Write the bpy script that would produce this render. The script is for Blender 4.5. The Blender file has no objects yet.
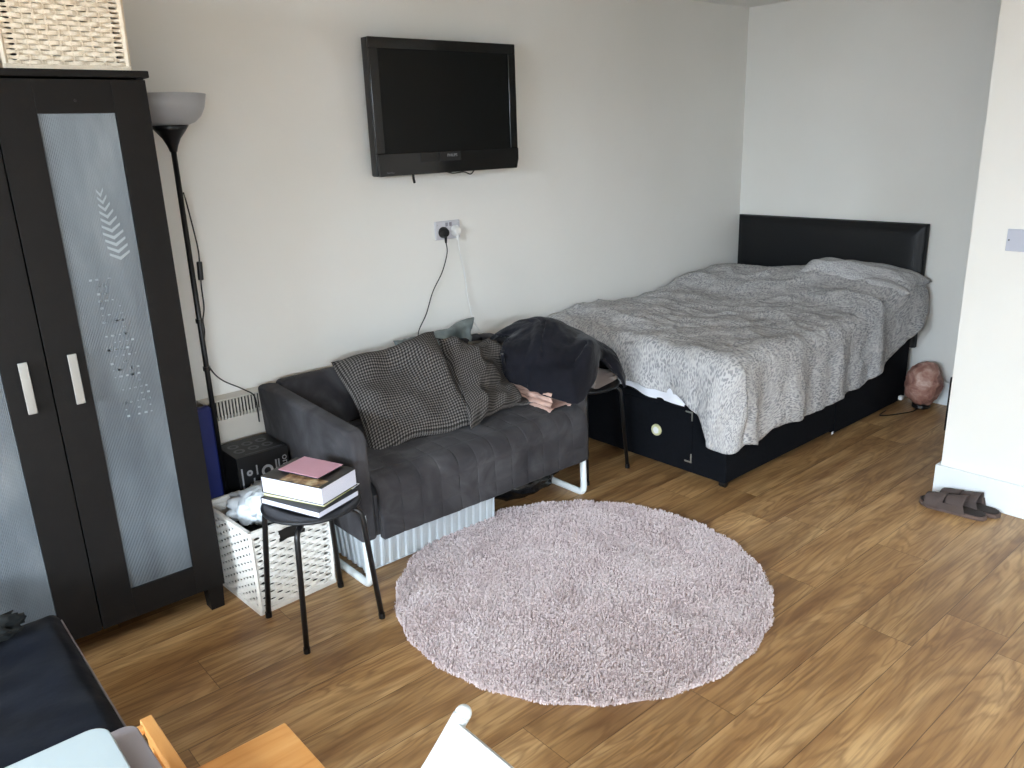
import bpy, bmesh, math, random
from math import sin, cos, pi, radians, sqrt, atan2, hypot, exp
from mathutils import Vector, Matrix, noise
random.seed(7)
S = bpy.context.scene
COL = S.collection
# ------------------------------------------------------------------ camera
cam_d = bpy.data.cameras.new('camera'); cam = bpy.data.objects.new('camera', cam_d); COL.objects.link(cam)
cam_d.sensor_width = 36; cam_d.lens = 806.025 / 1024 * 36; cam_d.clip_start = .05
R_ = Vector((0.75375892, -0.656178, -0.03574817)); U_ = Vector((0.21850939, 0.19895797, 0.95533731)); F_ = Vector((0.61975894, 0.72790532, -0.2933474))
M = Matrix((R_, U_, -F_)).transposed().to_4x4(); M.translation = (0, 0, 1.6)
cam.matrix_world = M; S.camera = cam
# ------------------------------------------------------------------ world, light, exposure
w = bpy.data.worlds.new('world'); S.world = w; w.use_nodes = True
bg = w.node_tree.nodes['Background']; bg.inputs[0].default_value = (.74, .86, 1, 1); bg.inputs[1].default_value = 1.3
def area(name, loc, rot, sx, sy, power, col):
    l = bpy.data.lights.new(name, 'AREA'); l.shape = 'RECTANGLE'; l.size = sx; l.size_y = sy; l.energy = power; l.color = col
    o = bpy.data.objects.new(name, l); COL.objects.link(o); o.location = loc; o.rotation_euler = rot; return o
# sky light falling in through the two windows behind and left of the photographer
area('window_daylight', (-1.3, -3.3, 2.8), (radians(60), 0, 0), 2.8, 1.6, 850, (.76, .885, 1))
area('window_daylight', (-3.7, .35, 2.7), (0, radians(-63), 0), 1.6, 3.2, 560, (.72, .865, 1))
S.view_settings.view_transform = 'Standard'; S.view_settings.look = 'None'; S.view_settings.gamma = 1
S.view_settings.exposure = 1.42; S.view_settings.use_curve_mapping = False

# ------------------------------------------------------------------ helpers
def lin(h):
    h = h.lstrip('#'); c = [int(h[i:i+2], 16) / 255 for i in (0, 2, 4)]
    return tuple(((x/12.92) if x <= .04045 else ((x+.055)/1.055)**2.4) for x in c) + (1,)
class NT:
    def __init__(s, name):
        s.m = bpy.data.materials.new(name); s.m.use_nodes = True; s.t = s.m.node_tree; s.b = s.t.nodes['Principled BSDF']
    def n(s, typ, **kw):
        x = s.t.nodes.new(typ)
        for k, v in kw.items():
            if k in x.bl_rna.properties: setattr(x, k, v)
            else: x.inputs[k.replace('_', ' ')].default_value = v
        return x
    def l(s, a, b): s.t.links.new(a, b)
    def ramp(s, fac, stops, interp='LINEAR'):
        r = s.t.nodes.new('ShaderNodeValToRGB'); r.color_ramp.interpolation = interp
        e = r.color_ramp.elements
        while len(e) < len(stops): e.new(.5)
        for i, (p, c) in enumerate(stops): e[i].position = p; e[i].color = c
        s.l(fac, r.inputs[0]); return r.outputs[0]
    def math(s, op, a, b=None, c=None):
        x = s.t.nodes.new('ShaderNodeMath'); x.operation = op
        for i, v in enumerate((a, b, c)):
            if v is None: continue
            if isinstance(v, (int, float)): x.inputs[i].default_value = v
            else: s.l(v, x.inputs[i])
        return x.outputs[0]
    def mix(s, f, a, b):
        x = s.t.nodes.new('ShaderNodeMix'); x.data_type = 'RGBA'
        for i, v in ((0, f), (6, a), (7, b)):
            if isinstance(v, (int, float)): x.inputs[i].default_value = v
            elif isinstance(v, tuple): x.inputs[i].default_value = v
            else: s.l(v, x.inputs[i])
        return x.outputs[2]
    def bump(s, h, strength=.3, dist=.01):
        x = s.n('ShaderNodeBump'); x.inputs['Strength'].default_value = strength; x.inputs['Distance'].default_value = dist
        s.l(h, x.inputs['Height']); s.l(x.outputs[0], s.b.inputs['Normal'])
def pm(name, col, rough=.6, metal=0, var=.08, scale=8, bump=0, bscale=60, sheen=0, spec=.5, trans=0, coat=0):
    t = NT(name); c = lin(col); tc = t.n('ShaderNodeTexCoord')
    nz = t.n('ShaderNodeTexNoise'); nz.inputs['Scale'].default_value = scale; nz.inputs['Detail'].default_value = 5
    t.l(tc.outputs['Object'], nz.inputs['Vector'])
    a = tuple(min(1, x*(1-var)) for x in c[:3]) + (1,); b = tuple(min(1, x*(1+var)) for x in c[:3]) + (1,)
    t.l(t.ramp(nz.outputs[0], [(.3, a), (.7, b)]), t.b.inputs['Base Color'])
    t.b.inputs['Roughness'].default_value = rough; t.b.inputs['Metallic'].default_value = metal
    t.b.inputs['Specular IOR Level'].default_value = spec; t.b.inputs['Transmission Weight'].default_value = trans
    t.b.inputs['Coat Weight'].default_value = coat
    if sheen: t.b.inputs['Sheen Weight'].default_value = sheen; t.b.inputs['Sheen Roughness'].default_value = .4
    if bump:
        n2 = t.n('ShaderNodeTexNoise'); n2.inputs['Scale'].default_value = bscale; n2.inputs['Detail'].default_value = 4
        t.l(tc.outputs['Object'], n2.inputs['Vector']); t.bump(n2.outputs[0], bump, .01)
    return t.m
def link(name, me, mat=None, parent=None, smooth=False, bevel=0, seg=2, sub=0, solid=0):
    o = bpy.data.objects.new(name, me); COL.objects.link(o)
    for m in (mat if isinstance(mat, (list, tuple)) else [mat]):
        if m: me.materials.append(m)
    if parent: o.parent = parent
    if smooth:
        for p in me.polygons: p.use_smooth = True
    if solid:
        md = o.modifiers.new('solid', 'SOLIDIFY'); md.thickness = solid; md.offset = -1
    if bevel:
        md = o.modifiers.new('bevel', 'BEVEL'); md.width = bevel; md.segments = seg; md.limit_method = 'ANGLE'; md.angle_limit = radians(35)
        for p in me.polygons: p.use_smooth = True
        wn = o.modifiers.new('wn', 'WEIGHTED_NORMAL')
    if sub:
        md = o.modifiers.new('sub', 'SUBSURF'); md.levels = sub; md.render_levels = sub
    return o
def bobj(name, bm, mat=None, parent=None, **kw):
    bmesh.ops.recalc_face_normals(bm, faces=bm.faces)
    me = bpy.data.meshes.new(name); bm.to_mesh(me); bm.free(); return link(name, me, mat, parent, **kw)
def thing(name, label, cat, group=None, loc=(0, 0, 0), rz=0):
    o = bpy.data.objects.new(name, None); COL.objects.link(o); o.location = loc; o.rotation_euler = (0, 0, rz)
    o.empty_display_size = .1; return tag(o, label, cat, group)
def tag(o, label, cat, group=None, kind=None):
    o['label'] = label; o['category'] = cat
    if group: o['group'] = group
    if kind: o['kind'] = kind
    return o
def box(bm, x0, x1, y0, y1, z0, z1):
    r = bmesh.ops.create_cube(bm, size=1)['verts']
    for v in r:
        v.co = Vector(((x0+x1)/2 + v.co.x*(x1-x0), (y0+y1)/2 + v.co.y*(y1-y0), (z0+z1)/2 + v.co.z*(z1-z0)))
    return r
def cyl(bm, p0, p1, r0, r1=None, n=16, cap=True):
    p0, p1 = Vector(p0), Vector(p1); d = p1 - p0; r1 = r0 if r1 is None else r1
    m = Matrix.Translation((p0+p1)/2) @ d.to_track_quat('Z', 'Y').to_matrix().to_4x4()
    return bmesh.ops.create_cone(bm, cap_ends=cap, segments=n, radius1=r0, radius2=r1, depth=d.length, matrix=m)['verts']
def boxo(name, x0, x1, y0, y1, z0, z1, mat, parent=None, **kw):
    bm = bmesh.new(); box(bm, x0, x1, y0, y1, z0, z1); return bobj(name, bm, mat, parent, **kw)
def struct(name, bm, mat, **kw):
    o = bobj(name, bm, mat, **kw); o['kind'] = 'structure'; return o
def sbox(name, x0, x1, y0, y1, z0, z1, mat, **kw):
    bm = bmesh.new(); box(bm, x0, x1, y0, y1, z0, z1); return struct(name, bm, mat, **kw)
def smooth_path(pts, n=10, closed=False):
    P = [Vector(p) for p in pts]; out = []
    for i in range(len(P)-1):
        a = P[max(i-1, 0)]; b = P[i]; c = P[i+1]; d = P[min(i+2, len(P)-1)]
        for k in range(n):
            t = k/n; out.append(.5*((2*b)+(c-a)*t+(2*a-5*b+4*c-d)*t*t+(3*b-a-3*c+d)*t**3))
    out.append(P[-1]); return out
def tube(bm, path, r, n=8, ry=None, radii=None):
    """sweep of a round (or, with ry, elliptic) section"""
    path = [Vector(p) for p in path]; rings = []; up = Vector((0, 0, 1))
    prev = None
    for i, p in enumerate(path):
        t = (path[min(i+1, len(path)-1)] - path[max(i-1, 0)]).normalized()
        if prev is None:
            s = t.cross(up)
            if s.length < .05: s = t.cross(Vector((1, 0, 0)))
            s.normalize()
        else:
            s = (prev - t*prev.dot(t)).normalized()
        prev = s; u = s.cross(t); rr = radii[i] if radii else r
        rings.append([bm.verts.new(p + s*rr*cos(2*pi*k/n) + u*(ry if ry else rr)*sin(2*pi*k/n)) for k in range(n)])
    for a, b in zip(rings, rings[1:]):
        for k in range(n): bm.faces.new((a[k], a[(k+1) % n], b[(k+1) % n], b[k]))
    bm.faces.new(rings[0]); bm.faces.new(rings[-1][::-1])
def fillet(pts, r, n=5):
    P = [Vector(p) for p in pts]; out = [P[0]]
    for a, b, c in zip(P, P[1:], P[2:]):
        u = (a-b).normalized(); v = (c-b).normalized(); s = b+u*r; e = b+v*r
        for k in range(n+1):
            t = k/n; out.append(s*(1-t)**2 + b*2*t*(1-t) + e*t*t)
    out.append(P[-1]); return out
def lathe(bm, prof, n=32, c=(0, 0, 0)):
    rings = []
    for r, z in prof:
        if r < 1e-6: rings.append([bm.verts.new((c[0], c[1], c[2]+z))])
        else: rings.append([bm.verts.new((c[0]+r*cos(2*pi*k/n), c[1]+r*sin(2*pi*k/n), c[2]+z)) for k in range(n)])
    for a, b in zip(rings, rings[1:]):
        for k in range(n):
            k2 = (k+1) % n
            if len(a) == 1: bm.faces.new((a[0], b[k2], b[k]))
            elif len(b) == 1: bm.faces.new((a[k], a[k2], b[0]))
            else: bm.faces.new((a[k], a[k2], b[k2], b[k]))
def prism(bm, poly, axis, a, b):
    def P(u, v, w): return {'x': (w, u, v), 'y': (u, w, v), 'z': (u, v, w)}[axis]
    A = [bm.verts.new(P(u, v, a)) for u, v in poly]; B = [bm.verts.new(P(u, v, b)) for u, v in poly]
    n = len(poly); bm.faces.new(A); bm.faces.new(B[::-1])
    for i in range(n): bm.faces.new((A[i], A[(i+1) % n], B[(i+1) % n], B[i]))
def grid(name, nu, nv, fn, mat, parent=None, uv=(1, 1), **kw):
    vs = []; uvs = []
    for i in range(nu+1):
        for j in range(nv+1):
            vs.append(tuple(fn(i/nu, j/nv))); uvs.append((i/nu*uv[0], j/nv*uv[1]))
    fs = [(i*(nv+1)+j, (i+1)*(nv+1)+j, (i+1)*(nv+1)+j+1, i*(nv+1)+j+1) for i in range(nu) for j in range(nv)]
    me = bpy.data.meshes.new(name); me.from_pydata(vs, [], fs)
    ul = me.uv_layers.new(name='uv')
    for l in me.loops: ul.data[l.index].uv = uvs[l.vertex_index]
    kw.setdefault('smooth', True)
    return link(name, me, mat, parent, **kw)
def fbm(p, s=1, o=4): return noise.fractal(Vector(p)*s, 1.0, 2.0, o)
def text(name, s, mat, parent, size, mw, ext=.0006):
    cu = bpy.data.curves.new(name, 'FONT'); cu.body = s; cu.size = size; cu.extrude = ext; cu.align_x = 'CENTER'; cu.align_y = 'CENTER'
    t = bpy.data.objects.new(name, cu); COL.objects.link(t)
    me = bpy.data.meshes.new_from_object(t.evaluated_get(bpy.context.evaluated_depsgraph_get()))
    bpy.data.objects.remove(t); o = link(name, me, mat, parent); o.matrix_local = mw; return o
def copy_tree(o, parent=None):
    c = o.copy(); COL.objects.link(c)
    if parent: c.parent = parent
    for ch in list(o.children): copy_tree(ch, c)
    return c

# ------------------------------------------------------------------ materials
def wall_mat():
    t = NT('wall_paint'); tc = t.n('ShaderNodeTexCoord')
    n = t.n('ShaderNodeTexNoise'); n.inputs['Scale'].default_value = 1.2; n.inputs['Detail'].default_value = 6
    t.l(tc.outputs['Object'], n.inputs['Vector'])
    t.l(t.ramp(n.outputs[0], [(.35, lin('e4e2dc')), (.65, lin('e9e7e2'))]), t.b.inputs['Base Color'])
    t.b.inputs['Roughness'].default_value = .7
    n2 = t.n('ShaderNodeTexNoise'); n2.inputs['Scale'].default_value = 140; t.l(tc.outputs['Object'], n2.inputs['Vector'])
    t.bump(n2.outputs[0], .12, .002); return t.m
WALL = wall_mat()
TRIM = pm('white_gloss_trim', 'e6eaec', .35, var=.02)
def floor_mat():
    t = NT('oak_laminate'); tc = t.n('ShaderNodeTexCoord')
    mp = t.n('ShaderNodeMapping'); mp.inputs['Location'].default_value = (.12, -.096, 0); t.l(tc.outputs['Object'], mp.inputs['Vector'])
    sx = t.n('ShaderNodeSeparateXYZ'); t.l(mp.outputs[0], sx.inputs[0])
    row = t.math('FLOOR', t.math('DIVIDE', sx.outputs[1], .193))
    wn = t.n('ShaderNodeTexWhiteNoise'); wn.noise_dimensions = '1D'; t.l(row, wn.inputs['W'])
    xs = t.math('ADD', t.math('DIVIDE', sx.outputs[0], 1.25), wn.outputs['Value'])
    colx = t.math('FLOOR', xs)
    cb = t.n('ShaderNodeCombineXYZ'); t.l(row, cb.inputs[0]); t.l(colx, cb.inputs[1])
    w2 = t.n('ShaderNodeTexWhiteNoise'); w2.noise_dimensions = '2D'; t.l(cb.outputs[0], w2.inputs['Vector'])
    # per plank offset for the grain
    off = t.n('ShaderNodeVectorMath', operation='SCALE'); t.l(w2.outputs['Color'], off.inputs[0]); off.inputs['Scale'].default_value = 17
    ad = t.n('ShaderNodeVectorMath', operation='ADD'); t.l(mp.outputs[0], ad.inputs[0]); t.l(off.outputs[0], ad.inputs[1])
    st = t.n('ShaderNodeMapping'); st.inputs['Scale'].default_value = (1.1, 7, 1); t.l(ad.outputs[0], st.inputs['Vector'])
    dn = t.n('ShaderNodeTexNoise'); dn.inputs['Scale'].default_value = 1.3; dn.inputs['Detail'].default_value = 3; dn.inputs['Distortion'].default_value = .6
    t.l(st.outputs[0], dn.inputs['Vector'])
    rings = t.math('SINE', t.math('MULTIPLY', dn.outputs[0], 62))
    rings = t.math('MULTIPLY_ADD', rings, .5, .5)
    fs = t.n('ShaderNodeMapping'); fs.inputs['Scale'].default_value = (5, 130, 1); t.l(ad.outputs[0], fs.inputs['Vector'])
    fine = t.n('ShaderNodeTexNoise'); fine.inputs['Scale'].default_value = 1; fine.inputs['Detail'].default_value = 5; t.l(fs.outputs[0], fine.inputs['Vector'])
    big = t.n('ShaderNodeTexNoise'); big.inputs['Scale'].default_value = 1.6; big.inputs['Detail'].default_value = 4; t.l(st.outputs[0], big.inputs['Vector'])
    base = t.ramp(big.outputs[0], [(.30, lin('84603c')), (.5, lin('a98355')), (.72, lin('c9a574'))])
    g1 = t.mix(t.math('MULTIPLY', t.math('POWER', rings, 2), .38), base, lin('5f3d22'))
    g2 = t.mix(t.ramp(fine.outputs[0], [(.45, (0, 0, 0, 1)), (.75, (.5, .5, .5, 1))]), g1, lin('66442a'))
    hs = t.n('ShaderNodeHueSaturation'); t.l(g2, hs.inputs['Color'])
    t.l(t.math('MULTIPLY_ADD', w2.outputs['Value'], .26, .86), hs.inputs['Value'])
    # seams
    fy = t.math('ABSOLUTE', t.math('SUBTRACT', t.math('FRACT', t.math('DIVIDE', sx.outputs[1], .193)), .5))
    fx = t.math('ABSOLUTE', t.math('SUBTRACT', t.math('FRACT', xs), .5))
    seam = t.math('MAXIMUM', t.math('GREATER_THAN', fy, .4935), t.math('GREATER_THAN', fx, .4992))
    t.l(t.mix(t.math('MULTIPLY', seam, .62), hs.outputs[0], lin('2e1b0d')), t.b.inputs['Base Color'])
    t.l(t.math('MULTIPLY_ADD', fine.outputs[0], .15, .33), t.b.inputs['Roughness'])
    t.bump(t.math('SUBTRACT', t.math('MULTIPLY', fine.outputs[0], .2), seam), .25, .0015)
    return t.m
FLOOR = floor_mat()
BLKBRN = pm('black_brown_wood', '141211', .55, var=.12, scale=30, bump=.05, bscale=200, spec=.2)
STEELM = pm('brushed_steel', 'b9bbb9', .35, .7, var=.04)
BLACKMETAL = pm('black_lacquered_metal', '0e0e10', .38, var=.05)
BLACKPL = pm('black_plastic', '0d0d0f', .35, var=.05)
BLACKGLOSS = pm('black_gloss_plastic', '070709', .12, var=.05)
SCREEN = pm('screen_black', '040606', .35, var=.03, spec=.25)
WHITEPL = pm('white_plastic', 'e4e4e2', .4, var=.02)
WICKER = pm('white_painted_wicker', 'e3dfd8', .6, var=.06, scale=40, bump=.2, bscale=120)
WICKERC = pm('cream_painted_wicker', 'f0e2cc', .6, var=.06, scale=40, bump=.2, bscale=120)
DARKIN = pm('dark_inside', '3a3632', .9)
def suede_mat():
    t = NT('charcoal_suede'); tc = t.n('ShaderNodeTexCoord'); n = t.n('ShaderNodeTexNoise'); n.inputs['Scale'].default_value = 5; n.inputs['Detail'].default_value = 7; n.inputs['Distortion'].default_value = 1.5
    t.l(tc.outputs['Object'], n.inputs['Vector']); t.l(t.ramp(n.outputs[0], [(.32, lin('302e30')), (.5, lin('3b393b')), (.68, lin('4a484a'))]), t.b.inputs['Base Color'])
    t.b.inputs['Roughness'].default_value = .95; t.b.inputs['Specular IOR Level'].default_value = .1; t.b.inputs['Sheen Weight'].default_value = .05
    n2 = t.n('ShaderNodeTexNoise'); n2.inputs['Scale'].default_value = 200; t.l(tc.outputs['Object'], n2.inputs['Vector']); t.bump(n2.outputs[0], .2, .004); return t.m
SUEDE = suede_mat()
NAVY = pm('navy_velvet', '070c18', .85, var=.4, scale=9, bump=.3, bscale=14, sheen=.06, spec=.15)
THROW = pm('charcoal_velour', '1a1a20', .85, var=.4, scale=7, bump=.35, bscale=30, sheen=.14, spec=.1)
PINKF = pm('dusty_pink_fabric', 'c4a294', .9, var=.12, scale=20, bump=.3, bscale=60)
BLACKFAB = pm('black_divan_fabric', '0b0d12', .95, var=.25, scale=60, bump=.2, bscale=300, spec=.15)
LEATHER = pm('black_faux_leather', '07090d', .45, spec=.35, var=.1, bump=.15, bscale=180)
SHEET = pm('white_sheet', 'e2e3ea', .9, var=.03)
PINE = None
def wood(name, a, b, d, along='x'):
    t = NT(name); tc = t.n('ShaderNodeTexCoord'); mp = t.n('ShaderNodeMapping')
    mp.inputs['Scale'].default_value = (2, 26, 26) if along == 'x' else (26, 2, 26); t.l(tc.outputs['Object'], mp.inputs['Vector'])
    n = t.n('ShaderNodeTexNoise'); n.inputs['Scale'].default_value = 1.4; n.inputs['Detail'].default_value = 6; n.inputs['Distortion'].default_value = .3
    t.l(mp.outputs[0], n.inputs['Vector'])
    t.l(t.ramp(n.outputs[0], [(.3, lin(d)), (.45, lin(a)), (.7, lin(b))]), t.b.inputs['Base Color'])
    t.b.inputs['Roughness'].default_value = .4; return t.m
PINE = wood('pine_wood', 'd69a58', 'dfa868', 'c08040'); PINEY = wood('pine_wood_lengthwise', 'd69a58', 'dfa868', 'c08040', 'y')
WHITEW = pm('white_lacquer', 'c6cccd', .35, var=.02)
WHITET = pm('white_laminate', 'a4b0b4', .5, var=.02)
GREYW = pm('light_grey_board', '96939a', .5, var=.03)
def ribbed_mat():
    t = NT('ribbed_polycarbonate'); tc = t.n('ShaderNodeTexCoord')
    n = t.n('ShaderNodeTexNoise'); n.inputs['Scale'].default_value = 3.2; n.inputs['Detail'].default_value = 3
    mp = t.n('ShaderNodeMapping'); mp.inputs['Scale'].default_value = (3, 1, 1); t.l(tc.outputs['Object'], mp.inputs['Vector']); t.l(mp.outputs[0], n.inputs['Vector'])
    t.l(t.ramp(n.outputs[0], [(.3, lin('555b60')), (.55, lin('666c71')), (.75, lin('7b7f81'))]), t.b.inputs['Base Color'])
    t.b.inputs['Roughness'].default_value = .32; return t.m
RIBBED = ribbed_mat()
def knit_mat(name, dark, light, cells):
    t = NT(name); uv = t.n('ShaderNodeUVMap'); mp = t.n('ShaderNodeMapping'); t.l(uv.outputs[0], mp.inputs['Vector'])
    mp.inputs['Scale'].default_value = (cells, cells, 1)
    sx = t.n('ShaderNodeSeparateXYZ'); t.l(mp.outputs[0], sx.inputs[0])
    a = t.math('SINE', t.math('MULTIPLY', sx.outputs[0], 6.2832)); b = t.math('SINE', t.math('MULTIPLY', sx.outputs[1], 6.2832))
    h = t.math('MULTIPLY_ADD', t.math('MULTIPLY', a, b), .5, .5)
    h2 = t.math('MULTIPLY_ADD', t.math('ADD', a, b), .25, .5)
    n = t.n('ShaderNodeTexNoise'); n.inputs['Scale'].default_value = cells*.7; t.l(uv.outputs[0], n.inputs['Vector'])
    f = t.math('ADD', h2, t.math('MULTIPLY', t.math('SUBTRACT', n.outputs[0], .5), .15))
    t.l(t.ramp(f, [(.40, lin(dark)), (.74, lin(light))]), t.b.inputs['Base Color'])
    t.b.inputs['Roughness'].default_value = .95; t.b.inputs['Specular IOR Level'].default_value = .1
    t.bump(h, .5, .003); return t.m
KNIT = knit_mat('waffle_knit', '2a2826', '6f6a67', 40)
def leaf_mat():
    t = NT('leaf_print_cotton'); uv = t.n('ShaderNodeUVMap')
    def layer(rot, sc, seed, w):
        mp = t.n('ShaderNodeMapping'); mp.inputs['Rotation'].default_value = (0, 0, radians(rot)); mp.inputs['Scale'].default_value = sc
        mp.inputs['Location'].default_value = (seed, seed*.7, 0)
        n = t.n('ShaderNodeTexNoise'); n.inputs['Scale'].default_value = 4; t.l(uv.outputs[0], n.inputs['Vector'])
        s = t.n('ShaderNodeVectorMath', operation='MULTIPLY_ADD'); t.l(n.outputs['Color'], s.inputs[0]); s.inputs[1].default_value = (.12, .12, 0); t.l(uv.outputs[0], s.inputs[2])
        t.l(s.outputs[0], mp.inputs['Vector'])
        v = t.n('ShaderNodeTexVoronoi'); v.inputs['Scale'].default_value = 1; v.voronoi_dimensions = '2D'; t.l(mp.outputs[0], v.inputs['Vector'])
        return t.ramp(v.outputs['Distance'], [(w, (1, 1, 1, 1)), (w+.1, (0, 0, 0, 1))])
    a = layer(35, (30, 88, 1), 0, .2); b = layer(-50, (33, 96, 1), 3.3, .18); c = layer(85, (28, 84, 1), 7.1, .16)
    f = t.math('MAXIMUM', a, t.math('MAXIMUM', b, c))
    n = t.n('ShaderNodeTexNoise'); n.inputs['Scale'].default_value = 14; t.l(uv.outputs[0], n.inputs['Vector'])
    f = t.math('MULTIPLY', f, t.ramp(n.outputs[0], [(.35, (.35, .35, .35, 1)), (.55, (.8, .8, .8, 1))]))
    t.l(t.mix(f, lin('bfbdbc'), lin('7c7c81')), t.b.inputs['Base Color'])
    t.b.inputs['Roughness'].default_value = .9; t.b.inputs['Specular IOR Level'].default_value = .15
    w = t.n('ShaderNodeTexNoise'); w.inputs['Scale'].default_value = 10; w.inputs['Detail'].default_value = 7; w.inputs['Distortion'].default_value = 1.2
    t.l(uv.outputs[0], w.inputs['Vector']); t.bump(w.outputs[0], .5, .03); return t.m
LEAF = leaf_mat()

# ------------------------------------------------------------------ room shell
X0, X1, Y0, Y1, H = -2.6, 4.84, -2.3, 3.22, 2.33
XR, YR = 3.58, 1.285
sbox('floor', X0-.1, X1+.1, Y0-.1, Y1+.1, -.08, 0, FLOOR)
sbox('ceiling', X0-.1, X1+.1, Y0-.1, Y1+.1, H, H+.1, WALL)
sbox('wall_back', X0-.1, X1+.1, Y1, Y1+.12, 0, H, WALL)
sbox('wall_headboard', X1, X1+.12, YR-.1, Y1, 0, H, WALL)
sbox('wall_right', XR, X1, Y0-.12, YR, 0, H, WALL)
bm = bmesh.new(); lw = (-1.1, 1.8); zs, zt = .85, 2.15
box(bm, X0-.2, X0, Y0-.2, Y1, 0, zs); box(bm, X0-.2, X0, Y0-.2, Y1, zt, H); box(bm, X0-.2, X0, Y0-.2, lw[0], zs, zt); box(bm, X0-.2, X0, lw[1], Y1, zs, zt)
struct('wall_left', bm, WALL)
bm = bmesh.new(); f = .06
box(bm, X0-.14, X0-.06, lw[0], lw[0]+f, zs, zt); box(bm, X0-.14, X0-.06, lw[1]-f, lw[1], zs, zt); box(bm, X0-.14, X0-.06, lw[0]+f, lw[1]-f, zs, zs+f); box(bm, X0-.14, X0-.06, lw[0]+f, lw[1]-f, zt-f, zt); box(bm, X0-.14, X0-.06, .32, .38, zs+f, zt-f)
struct('window_2', bm, TRIM)
# wall behind the photographer with two window openings
bm = bmesh.new(); zs, zt = .85, 2.15; wins = [(-2.3, -.3)]
box(bm, X0, XR, Y0-.2, Y0, 0, zs); box(bm, X0, XR, Y0-.2, Y0, zt, H)
xs = [X0] + [v for a in wins for v in a] + [XR]
for i in range(0, len(xs), 2): box(bm, xs[i], xs[i+1], Y0-.2, Y0, zs, zt)
struct('wall_front', bm, WALL)
for i, (a, b) in enumerate(wins):
    bm = bmesh.new(); f = .06
    box(bm, a, a+f, Y0-.14, Y0-.06, zs, zt); box(bm, b-f, b, Y0-.14, Y0-.06, zs, zt)
    box(bm, a+f, b-f, Y0-.14, Y0-.06, zs, zs+f); box(bm, a+f, b-f, Y0-.14, Y0-.06, zt-f, zt)
    m_ = (a+b)/2; box(bm, m_-.03, m_+.03, Y0-.14, Y0-.06, zs+f, zt-f)
    struct('window_%d' % (i+1), bm, TRIM)
# skirting boards
def skirting(name, x0, x1, y0, y1): sbox(name, x0, x1, y0, y1, 0, .14, TRIM, bevel=.004)
skirting('baseboard_right', XR-.018, XR, Y0, YR+.018)
skirting('baseboard_return', XR, X1, YR, YR+.018)
skirting('baseboard_headboard', X1-.018, X1, YR+.018, Y1-.018)
skirting('baseboard_back', X0, X1-.018, Y1-.018, Y1)
skirting('baseboard_left', X0, X0+.018, Y0, Y1-.018)

# ------------------------------------------------------------------ wardrobe
wd = thing('wardrobe', 'tall black-brown two-door wardrobe with ribbed frosted door panels', 'wardrobe')
bm = bmesh.new(); WX0, WX1, WY0, WY1, WZ = .045, .865, 2.668, 3.16, 1.826
box(bm, WX0, WX0+.018, WY0, WY1, .1, WZ-.02); box(bm, WX1-.018, WX1, WY0, WY1, .1, WZ-.02)
box(bm, WX0+.018, WX1-.018, WY0, WY1, .1, .12); box(bm, WX0+.018, WX1-.018, WY1-.008, WY1, .12, WZ-.02)
bobj('carcass', bm, BLKBRN, wd, bevel=.0015)
boxo('top_board', WX0-.004, WX1+.012, WY0-.02, WY1, WZ-.02, WZ, BLKBRN, wd, bevel=.003)
for x in (WX0+.03, WX1-.03):
    for y in (WY0+.03, WY1-.03):
        bm = bmesh.new(); cyl(bm, (x, y, 0), (x, y, .1), .024*1.414, .028*1.414, 4)
        bmesh.ops.rotate(bm, verts=bm.verts, cent=(x, y, 0), matrix=Matrix.Rotation(pi/4, 3, 'Z'))
        bobj('leg', bm, BLKBRN, wd)
def door(x0, x1, px0, px1, hx, label=None):
    bm = bmesh.new(); y0, y1 = 2.648, 2.666; z0, z1 = .1, 1.80; pz0, pz1 = .205, 1.708
    box(bm, x0, px0, y0, y1, z0, z1); box(bm, px1, x1, y0, y1, z0, z1)
    box(bm, px0, px1, y0, y1, z0, pz0); box(bm, px0, px1, y0, y1, pz1, z1)
    d = bobj('door', bm, BLKBRN, wd, bevel=.0012)
    n = 46; w_ = px1-px0
    pan = grid('ribbed_panel', n*4, 8, lambda u, v: (px0+u*w_, 2.657-.0022*abs(sin(pi*u*n)), pz0+v*(pz1-pz0)), RIBBED, d)
    bm = bmesh.new(); box(bm, hx-.0125, hx+.0125, y0-.026, y0-.018, .872, 1.028)
    box(bm, hx-.006, hx+.006, y0-.018, y0, .885, .897); box(bm, hx-.006, hx+.006, y0-.018, y0, 1.003, 1.015)
    bobj('handle', bm, STEELM, d, bevel=.002)
    bm = bmesh.new(); cyl(bm, ((px0+px1)/2, y0-.001, 1.742), ((px0+px1)/2, y0+.002, 1.742), .004, n=10); bobj('screw_cap', bm, BLACKPL, d)
    return d, pan
door(.047, .451, .128, .334, .388)
d2, pan2 = door(.455, .863, .558, .765, .518)
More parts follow.
